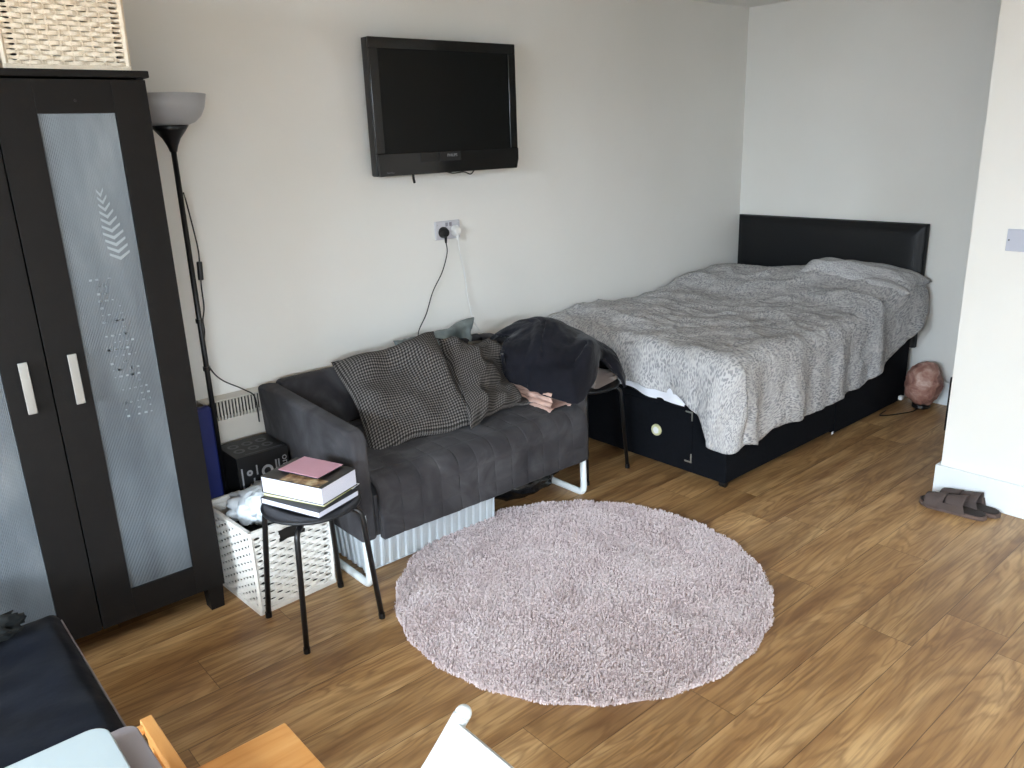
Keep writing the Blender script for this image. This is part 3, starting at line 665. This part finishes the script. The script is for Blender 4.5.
# ------------------------------------------------------------------ socket and plugs
sk = thing('double_socket', 'white double wall socket above the sofa back', 'socket')
boxo('faceplate', 2.287, 2.433, 3.208, 3.22, 1.133, 1.221, pm('socket_plate', 'c9c9cf', .4, var=.02), sk, bevel=.003)
for x in (2.352, 2.375): boxo('rocker_switch', x-.006, x+.006, 3.203, 3.209, 1.195, 1.213, GREYW, sk, bevel=.001)
for x in (2.298, 2.423):
    bm = bmesh.new(); cyl(bm, (x, 3.2075, 1.205), (x, 3.2085, 1.205), .003, n=10); bobj('screw', bm, STEELM, sk)
def plug(label, x, z, mat, cordpts, r=.0026):
    t = thing('plug', label, 'plug'); bm = bmesh.new()
    lathe(bm, [(0, 0), (.027, 0), (.027, .012), (.019, .03), (0, .033)], 20); bmesh.ops.rotate(bm, verts=bm.verts, matrix=Matrix.Rotation(pi/2, 3, 'X'))
    bmesh.ops.translate(bm, verts=bm.verts, vec=(x, 3.2075, z)); cyl(bm, (x, 3.186, z-.02), (x+.003, 3.19, z-.05), .0075, .005, 10)
    bobj('plug_body', bm, mat, t, bevel=.003)
    bm = bmesh.new(); tube(bm, smooth_path(cordpts, 8), r, 6); bobj('cord', bm, mat, t, smooth=True)
plug('black plug on the left of the socket with a thin black cord', 2.327, 1.168, BLACKPL, [(2.33, 3.19, 1.12), (2.333, 3.19, 1.07), (2.30, 3.195, .98), (2.24, 3.2, .89), (2.19, 3.195, .79), (2.13, 3.18, .72), (2.10, 3.15, .67)])
plug('white plug on the right of the socket with a white cord', 2.40, 1.17, WHITEPL, [(2.405, 3.19, 1.12), (2.415, 3.195, 1.06), (2.44, 3.2, .95), (2.45, 3.195, .82), (2.465, 3.18, .72), (2.48, 3.15, .66)], .0028)
CABW = None

# ------------------------------------------------------------------ bed
bed = thing('divan_bed', 'black divan bed with drawer, castors and padded headboard against the wall', 'bed')
BX0, BX1, BY0, BY1 = 2.935, 4.765, 1.965, 3.185
for a, b in ((BX0, 3.922), (3.928, BX1)):
    base = boxo('divan_base', a, b, BY0, BY1, .035 if a == BX0 else .012, .375, BLACKFAB, bed, bevel=.008)
    if a == BX0: base0 = base
bm = bmesh.new(); box(bm, BX0-.006, BX0+.001, 2.152, 2.84, .09, .345); dr = bobj('drawer', bm, BLACKFAB, base0, bevel=.002)
SILV = pm('silver_corner', 'c9c7bd', .3, .8); BRASS = pm('pale_brass_disc', 'd8d5a8', .3, .3)
# parts of the drawer front
bm = bmesh.new(); cyl(bm, (BX0-.006, 2.36, .205), (BX0-.016, 2.36, .205), .030, .028, 28); bobj('drawer_knob', bm, BRASS, base0, smooth=False, bevel=.002)
bm = bmesh.new(); cyl(bm, (BX0-.016, 2.36, .205), (BX0-.0175, 2.36, .205), .017, .015, 24); bobj('knob_centre', bm, WHITEPL, base0)
for z0, s in ((.345, -1), (.09, 1)):
    bm = bmesh.new(); box(bm, BX0-.009, BX0-.006, 2.150, 2.156, min(z0, z0+s*.045), max(z0, z0+s*.045)); box(bm, BX0-.009, BX0-.006, 2.156, 2.19, min(z0, z0+s*.007), max(z0, z0+s*.007)); bobj('corner_bracket', bm, SILV, base0)
for x, y in ((BX0+.04, BY0+.035), (BX0+.04, BY1-.05), (BX1-.06, BY0+.05)):
    c = bpy.data.objects.new('castor', None)
    bm = bmesh.new(); cyl(bm, (x, y-.014, .018), (x, y+.014, .018), .018, n=20); cyl(bm, (x+.006, y, .02), (x+.006, y, .05), .007, n=8)
    prism(bm, [(x-.012, .03), (x+.016, .025), (x+.016, .04), (x-.006, .042)], 'y', y-.018, y+.018)
    bpy.data.objects.remove(c); bobj('castor', bm, BLACKPL, bed, bevel=.001)
boxo('care_tag', 3.90, 3.918, BY0-.003, BY0-.001, .016, .03, SHEET, bed)
boxo('mattress', BX0+.01, BX1, BY0+.01, BY1, .375, .565, SHEET, bed, bevel=.05, seg=4)
def head(u, v):
    y = 3.195-u*1.245; zz = .32+v*.722
    eu = min(u, 1-u)*1.245; ev = (1-v)*.722; e = min(eu, ev)
    puff = .020*(1-exp(-(max(0, e-.022)/.03)))*(1 if e > .022 else 0)+.016*min(1, e/.012)
    return (4.815-.012-puff, y, zz)
grid('headboard', 120, 90, head, LEATHER, bed, solid=.02)
boxo('headboard_back', 4.802, 4.822, 1.95, 3.195, .32, 1.042, LEATHER, bed, bevel=.004)
PILW = LEAF
p_ = cushion('leaf print pillow at the open side of the bed head, against the headboard', (4.50, 1.885, .71), (4.775, 1.885, .735), (4.50, 2.60, .72), .12, LEAF, name='pillow', tr=(4.765, 2.58, .80), seed=2, crush=.1); p_['category'] = 'pillow'

# ------------------------------------------------------------------ duvet
XE, YE, XH, YW = 3.0, 2.03, 4.755, 3.165; RR = .085; ZT = .635
def interp(x, T):
    if x <= T[0][0]: return T[0][1]
    for (a, b), (c, d) in zip(T, T[1:]):
        if x <= c:
            f = (x-a)/(c-a); f = f*f*(3-2*f); return b+(d-b)*f
    return T[-1][1]
def ztop(x, y):
    along = interp(x, [(3.0, .66), (3.25, .675), (3.65, .63), (3.95, .66), (4.3, .715), (4.6, .735), (4.76, .72)])
    along2 = interp(x, [(3.0, .63), (3.6, .615), (4.1, .62), (4.35, .69), (4.58, .735), (4.76, .72)])
    k = interp(y, [(2.05, 0), (2.9, 1)])
    zz = along2*(1-k)+along*k
    zz += .015*exp(-((x-4.62)/.10)**2-((y-2.50)/.11)**2)
    zz += .03*fbm((x*1.3, y*1.3, 3), 1.4)
    # creases
    r1 = 1-abs(noise.noise(Vector((x*3.1+y*1.8, y*4.2-x*1.5, .3))))*2.2
    r2 = 1-abs(noise.noise(Vector((x*6+y*4, y*7-x*3, 5.3))))*2.2
    zz += .013*max(0, r1)**2+.007*max(0, r2)**2
    return zz
def Lfoot(y): return interp(y, [(2.0, .46), (2.10, .33), (2.25, .275), (2.6, .265), (3.2, .25)])
def Lside(x): return interp(x, [(3.0, .46), (3.2, .50), (3.28, .46), (3.9, .46), (4.3, .45), (4.55, .38), (4.76, .22)])
NA, NB, MA, MB = 150, 100, 36, 40
def duv(i, j):
    # i: 0..NA on top, NA..NA+MA overhang at the foot; j likewise over the side
    fx = max(0, (i-NA)/MA); fy = max(0, (j-NB)/MB)
    a = XH-(XH-XE)*min(i/NA, 1); fl = interp(a, [(4.35, 0), (4.68, .055)]); b = YW-(YW-YE+fl)*min(j/NB, 1)
    zt = ztop(a, b)
    if fx == 0 and fy == 0: return Vector((a, b, zt)), (a, b)
    if fx > 0 and fy > 0:
        m = max(fx, fy); th = atan2(fy, fx); k = th/(pi/2); L = (Lfoot(2.0)*(1-k)+Lside(3.0)*k+.03*sin(pi*k))*m
        d = Vector((-cos(th), -sin(th), 0)); s = 3.0+k*.35*m+.0
    elif fx > 0: L = Lfoot(b)*fx; d = Vector((-1, 0, 0)); m = fx; s = 3.0-(b-YE)
    else: L = Lside(a)*fy; d = Vector((0, -1, 0)); m = fy; s = 3.35+(a-XE)
    arc = RR*pi/2
    if L < arc: t = L/RR; out = RR*sin(t); dn = RR*(1-cos(t))
    else: out = RR; dn = RR+(L-arc)
    q = max(0, min(1, (dn-.03)/.25)); amp = .022+.02*exp(-((s-3.2)/.35)**2)
    fo = amp*(sin(s*15+1.2)+.5*sin(s*31+2))*q+.02*fbm((s*3, dn*3, 2), 1.5)*q
    cf = exp(-((s-3.17)/.16)**2); fo *= 1-.7*cf; cornerflare = .038*cf*min(1, dn/.06)
    p = Vector((a, b, zt))+d*(out+fo*.7+.012*q+cornerflare); p.z -= dn
    return p, (a+d.x*L, b+d.y*L)
vs, uvs, fs = [], [], []
for i in range(NA+MA+1):
    for j in range(NB+MB+1):
        p, q = duv(i, j); vs.append(tuple(p)); uvs.append(q)
W_ = NB+MB+1
fs = [(i*W_+j, i*W_+j+1, (i+1)*W_+j+1, (i+1)*W_+j) for i in range(NA+MA) for j in range(NB+MB)]
me = bpy.data.meshes.new('duvet'); me.from_pydata(vs, [], fs); ul = me.uv_layers.new(name='uv')
for l in me.loops: ul.data[l.index].uv = uvs[l.vertex_index]
bm = bmesh.new(); bm.from_mesh(me); bmesh.ops.recalc_face_normals(bm, faces=bm.faces); bm.to_mesh(me); bm.free()
if me.polygons[50].normal.z < 0: me.flip_normals()
dv = link('duvet', me, LEAF, None, smooth=True, solid=.012); tag(dv, 'rumpled light grey duvet with dark leaf print spread over the bed', 'duvet')
# white sheet edge showing below the duvet at the foot
grid('bed_sheet', 90, 10, lambda u, v: (BX0-.004-.006*sin(u*40)*v, 2.06+u*1.05, .50-v*(.128+.015*sin(u*9)+.006*sin(u*23))), SHEET, bed)

# ------------------------------------------------------------------ round shag rug
RC = (1.884, 1.864); RAD = .686
def rug_mat():
    t = NT('pink_shag'); g = t.n('ShaderNodeObjectInfo'); tc = t.n('ShaderNodeTexCoord')
    n = t.n('ShaderNodeTexNoise'); n.inputs['Scale'].default_value = 160; t.l(tc.outputs['Object'], n.inputs['Vector'])
    n2 = t.n('ShaderNodeTexNoise'); n2.inputs['Scale'].default_value = 5; n2.inputs['Detail'].default_value = 4; t.l(tc.outputs['Object'], n2.inputs['Vector'])
    f = t.math('ADD', t.math('MULTIPLY', n.outputs[0], .75), t.math('MULTIPLY', n2.outputs[0], .35))
    t.l(t.ramp(f, [(.35, lin('c0adad')), (.55, lin('d3c3c3')), (.75, lin('e2d8d7'))]), t.b.inputs['Base Color'])
    t.b.inputs['Roughness'].default_value = 1; t.b.inputs['Specular IOR Level'].default_value = .05; return t.m
RUG = rug_mat()
rug = thing('round_rug', 'round dusty pink shaggy rug on the floor in front of the sofa', 'rug', loc=(RC[0], RC[1], 0))
bm = bmesh.new(); lathe(bm, [(0, .001), (RAD-.022, .001), (RAD-.016, .008), (RAD-.022, .011), (0, .011)], 96); bobj('backing', bm, RUG, rug, smooth=True)
vs, fs = [], []; rr = random.Random(2)
for i in range(75000):
    r = RAD*sqrt(rr.random()); a = rr.random()*2*pi; x, y = r*cos(a), r*sin(a)
    if r > RAD-.004*(1+sin(a*23)): continue
    q = noise.noise(Vector((x*5, y*5, 0)))*2.5+rr.uniform(-1.4, 1.4); ln = rr.uniform(.006, .013); hh = rr.uniform(.010, .0145)
    dx, dy = cos(q*1.5), sin(q*1.5); b = len(vs); w2 = rr.uniform(.0014, .0026)
    z0 = .010
    vs += [(x-dy*w2, y+dx*w2, z0), (x+dy*w2, y-dx*w2, z0), (x+dx*ln*.5+dy*w2, y+dy*ln*.5-dx*w2, z0+hh), (x+dx*ln*.5-dy*w2, y+dy*ln*.5+dx*w2, z0+hh), (x+dx*ln, y+dy*ln, z0+hh*.7)]
    fs += [(b, b+1, b+2, b+3), (b+3, b+2, b+4)]
me = bpy.data.meshes.new('pile'); me.from_pydata(vs, [], fs); pl = link('pile', me, RUG, rug); pl['kind'] = 'stuff'

# ------------------------------------------------------------------ right side: rock lamp, sandals, switch, dark panel
def salt_mat():
    t = NT('pink_salt_rock'); tc = t.n('ShaderNodeTexCoord'); n = t.n('ShaderNodeTexNoise'); n.inputs['Scale'].default_value = 16; n.inputs['Detail'].default_value = 6; n.inputs['Distortion'].default_value = 1
    t.l(tc.outputs['Object'], n.inputs['Vector']); t.l(t.ramp(n.outputs[0], [(.3, lin('7a5048')), (.5, lin('a87a6c')), (.68, lin('cbaa9c'))]), t.b.inputs['Base Color'])
    t.b.inputs['Roughness'].default_value = .5; t.bump(n.outputs[0], .8, .02); return t.m
sl = thing('salt_lamp', 'pink rock salt lamp on a small dark base beside the bed', 'lamp', loc=(4.70, 1.838, 0))
bm = bmesh.new(); lathe(bm, [(0, 0), (.045, 0), (.05, .006), (.048, .022), (0, .022)], 24); bobj('lamp_base', bm, BLACKPL, sl, smooth=False)
o = blob('salt_rock', (0, 0, .145), .098, .098, .128, salt_mat(), .16, 5, 4, parent=sl)
bm = bmesh.new(); tube(bm, smooth_path([(-.03, 0, .008), (-.12, .0, .004), (-.26, .06, .004), (-.30, .10, .004), (-.2, .112, .004)], 8), .0035, 6); bobj('cord', bm, BLACKPL, sl, smooth=True)
bm = bmesh.new(); box(bm, -.06, -.03, .088, .112, .035, .06); bobj('cord_switch', bm, WHITEPL, sl, bevel=.004)
tag(boxo('dark_board', 4.40, 4.42, 1.42, 1.590, .0, .30, BLACKPL, None, bevel=.003), 'narrow dark board just peeping past the right wall edge', 'board')
SOLE = pm('brown_sole', '5e4c44', .8, bump=.2); UPPER = pm('dark_brown_suede', '4e423e', .85, var=.15, bump=.2, bscale=150); FOOTB = pm('dark_footbed', '2e2623', .8)
def sandal(label, loc, rz, side):
    t = thing('sandal', label, 'sandal', 'pair of brown two-strap sandals', loc, rz)
    # toe towards +y, heel towards -y; outline half widths along the length
    out = [(-.135, .0), (-.128, .022), (-.105, .032), (-.06, .034), (0, .036), (.05, .044), (.09, .047), (.118, .038), (.132, .02), (.137, 0)]
    poly = [(w_+(.006*side*max(0, y)/.1), y) for y, w_ in out]+[(-w_+(.006*side*max(0, y)/.1), y) for y, w_ in out[::-1][1:-1]]
    def zb(y): return .006*max(0, (y-.07)/.06)**2+.0
    for nm, z0, z1, sc, mat in (('sole', 0, .018, 1, SOLE), ('footbed', .018, .024, .95, FOOTB)):
        bm = bmesh.new(); prism(bm, [(x*sc, y*sc) for x, y in poly], 'z', z0, z1)
        for v in bm.verts: v.co.z += zb(v.co.y)
        bobj(nm, bm, mat, t, bevel=.003)
    def strap(y0, y1, hh, nm):
        def fn(u, v):
            a = pi*u; y = y0+(y1-y0)*v; w_ = .040+.006*(y > .05)
            hgt = hh*(1-.28*v)
            return (-cos(a)*w_*(1.02), y+.012*sin(a)*(1 if v > .5 else -1)*.6, .012+sin(a)**.7*hgt)
        return grid(nm, 22, 8, fn, UPPER, t, solid=.0035)
    strap(-.045, .020, .078, 'strap'); strap(.034, .10, .062, 'strap')
    for s in (-1, 1):
        bm = bmesh.new(); prism(bm, [(-.06, .015), (.11, .012), (.1, .036), (.06, .044), (.0, .046), (-.05, .052)], 'x', s*.0405-.002, s*.0405+.002); bobj('side_upper', bm, UPPER, t, bevel=.001)
    return t
sandal('brown two-strap sandal nearer the bed side, lying flat', (3.442, 1.168, 0), radians(3), 1)
sandal('brown two-strap sandal tucked against the right wall skirting', (3.516, 1.138, 0), radians(-3), -1).rotation_euler[1] = 0
sw = thing('light_switch', 'grey-white wall switch plate on the right wall', 'switch')
boxo('plate', XR-.008, XR, .998, 1.150, 1.097, 1.183, pm('switch_plate', 'b7bac6', .4, var=.02), sw, bevel=.002)
boxo('rocker', XR-.012, XR-.008, 1.06, 1.085, 1.125, 1.155, WHITEPL, sw, bevel=.001)
bm = bmesh.new(); cyl(bm, (XR-.0095, 1.141, 1.14), (XR-.008, 1.141, 1.14), .003, n=10); bobj('screw', bm, BLACKMETAL, sw)
bm = bmesh.new()
for i in range(14):
    x = 3.30+i*.024; bmesh.ops.create_icosphere(bm, subdivisions=2, radius=.012+.012*abs(sin(i*2.1)), matrix=Matrix.Translation((x, Y1-.002, H-.006-.006*sin(i))))
struct('trim_1', bm, pm('crumbling_sealant', '8f866a', .9, var=.3, scale=30, bump=.5))

# ------------------------------------------------------------------ navy velvet bench and clothes
bn = thing('velvet_bench', 'navy velvet upholstered bench in front of the wardrobe', 'bench')
def bench(u, v):
    X_0, X_1, Y_0, Y_1 = -.62, .292, 1.625, 2.29
    x = X_0+u*(X_1-X_0); y = Y_0+v*(Y_1-Y_0); e = min(min(x-X_0, X_1-x), min(y-Y_0, Y_1-y))
    return (x, y, .385+.04*(1-exp(-e/.02))+.008*fbm((x*3, y*3, 1), 1.5))
grid('cushion_top', 80, 60, bench, NAVY, bn)
boxo('upholstered_side', -.62, .275, 1.63, 2.285, .1, .386, NAVY, bn, bevel=.01)
boxo('side_rim', .276, .294, 1.63, 2.285, .10, .384, BLACKPL, bn, bevel=.004)
boxo('rim_strip', .294, .298, 1.63, 2.285, .372, .382, GREYW, bn, bevel=.001)
for x in (-.58, .24):
    for y in (1.68, 2.24):
        bm = bmesh.new(); cyl(bm, (x, y, 0), (x, y, .1), .018, .024, 12); bobj('leg', bm, BLACKPL, bn)
tag(blob('dark_clothes', (.09, 2.22, .462), .12, .07, .045, pm('black_green_cloth', '0c1214', .9), .4, 6, 8, sharp=False), 'crumpled near-black garment on the far edge of the navy bench', 'clothes')

# ------------------------------------------------------------------ white table, pine chair and pine stool, white chair
def rrect(x0, x1, y0, y1, r, n=6):
    out = []
    for cx, cy, a0 in ((x1-r, y1-r, 0), (x0+r, y1-r, 90), (x0+r, y0+r, 180), (x1-r, y0+r, 270)):
        for k in range(n+1): a = radians(a0+90*k/n); out.append((cx+r*cos(a), cy+r*sin(a)))
    return out
wt = thing('white_table', 'white table with rounded corner in the near left foreground', 'table')
bm = bmesh.new(); prism(bm, rrect(-.62, .188, .62, 1.242, .03), 'z', .722, .74); bobj('tabletop', bm, WHITET, wt, bevel=.003)
bm = bmesh.new(); prism(bm, rrect(-.60, .232, .64, 1.262, .022), 'z', .688, .704); bobj('lower_leaf', bm, GREYW, wt, bevel=.003)
bm = bmesh.new(); box(bm, -.56, .14, .68, 1.19, .704, .722); bobj('apron', bm, GREYW, wt)
for x in (-.54, .14):
    for y in (.69, 1.19):
        bm = bmesh.new(); cyl(bm, (x, y, 0), (x, y, .69), .018, .02, 14); bobj('leg', bm, WHITEW, wt, smooth=True)
# pine chair: seat corner and low side-on backrest
pc = thing('pine_chair', 'pine chair with flat grained seat in the near left foreground', 'chair')
boxo('seat', .315, .531, 1.02, 1.394, .43, .45, PINE, pc, bevel=.002)
for x in (.335, .51):
    for y in (1.05, 1.365):
        boxo('leg', x-.016, x+.016, y-.016, y+.016, 0, .43, PINE, pc, bevel=.002)
for y0, y1 in ((1.372, 1.396), (1.02, 1.044)):
    boxo('back_post', .272, .296, y0, y1, .30, .577, PINE, pc, bevel=.002)
    boxo('side_rail', .296, .321, y0, y1-.002, .395, .43, PINE, pc, bevel=.002)
boxo('crest_rail', .267, .289, .98, 1.406, .578, .60, PINEY, pc, bevel=.002)
boxo('back_rail', .262, .272, 1.0, 1.39, .50, .53, PINEY, pc, bevel=.002)
bm = bmesh.new(); cyl(bm, (.253, 1.388, .590), (.267, 1.388, .590), .009, n=12); bobj('peg', bm, PINE, pc)
# white chair
wc = thing('white_chair', 'white wooden chair with rounded back post near the bottom edge', 'chair')
def post(y):
    bm = bmesh.new(); pth = smooth_path([(.36, y, 0), (.38, y, .40), (.44, y, .58), (.50, y, .647), (.560, y, .703), (.603, y, .746)], 8)
    tube(bm, pth, .0125, 12, ry=.016); 
    bmesh.ops.create_icosphere(bm, subdivisions=3, radius=.0142, matrix=Matrix.Translation((.606, y, .748)) @ Matrix.Scale(.9, 4, (0, 1, 0)))
    return bobj('back_post', bm, WHITEW, wc, smooth=True)
for y in (.858, .47): post(y)
bm = bmesh.new(); prism(bm, [(.588, .746), (.600, .734), (.48, .612), (.468, .624)], 'y', .47, .85); bobj('back_panel', bm, WHITEW, wc, bevel=.003)
boxo('seat', .06, .43, .47, .86, .42, .44, WHITEW, wc, bevel=.004)
for y in (.49, .84): 
    bm = bmesh.new(); cyl(bm, (.09, y, 0), (.09, y, .42), .015, .017, 12); bobj('front_leg', bm, WHITEW, wc, smooth=True)
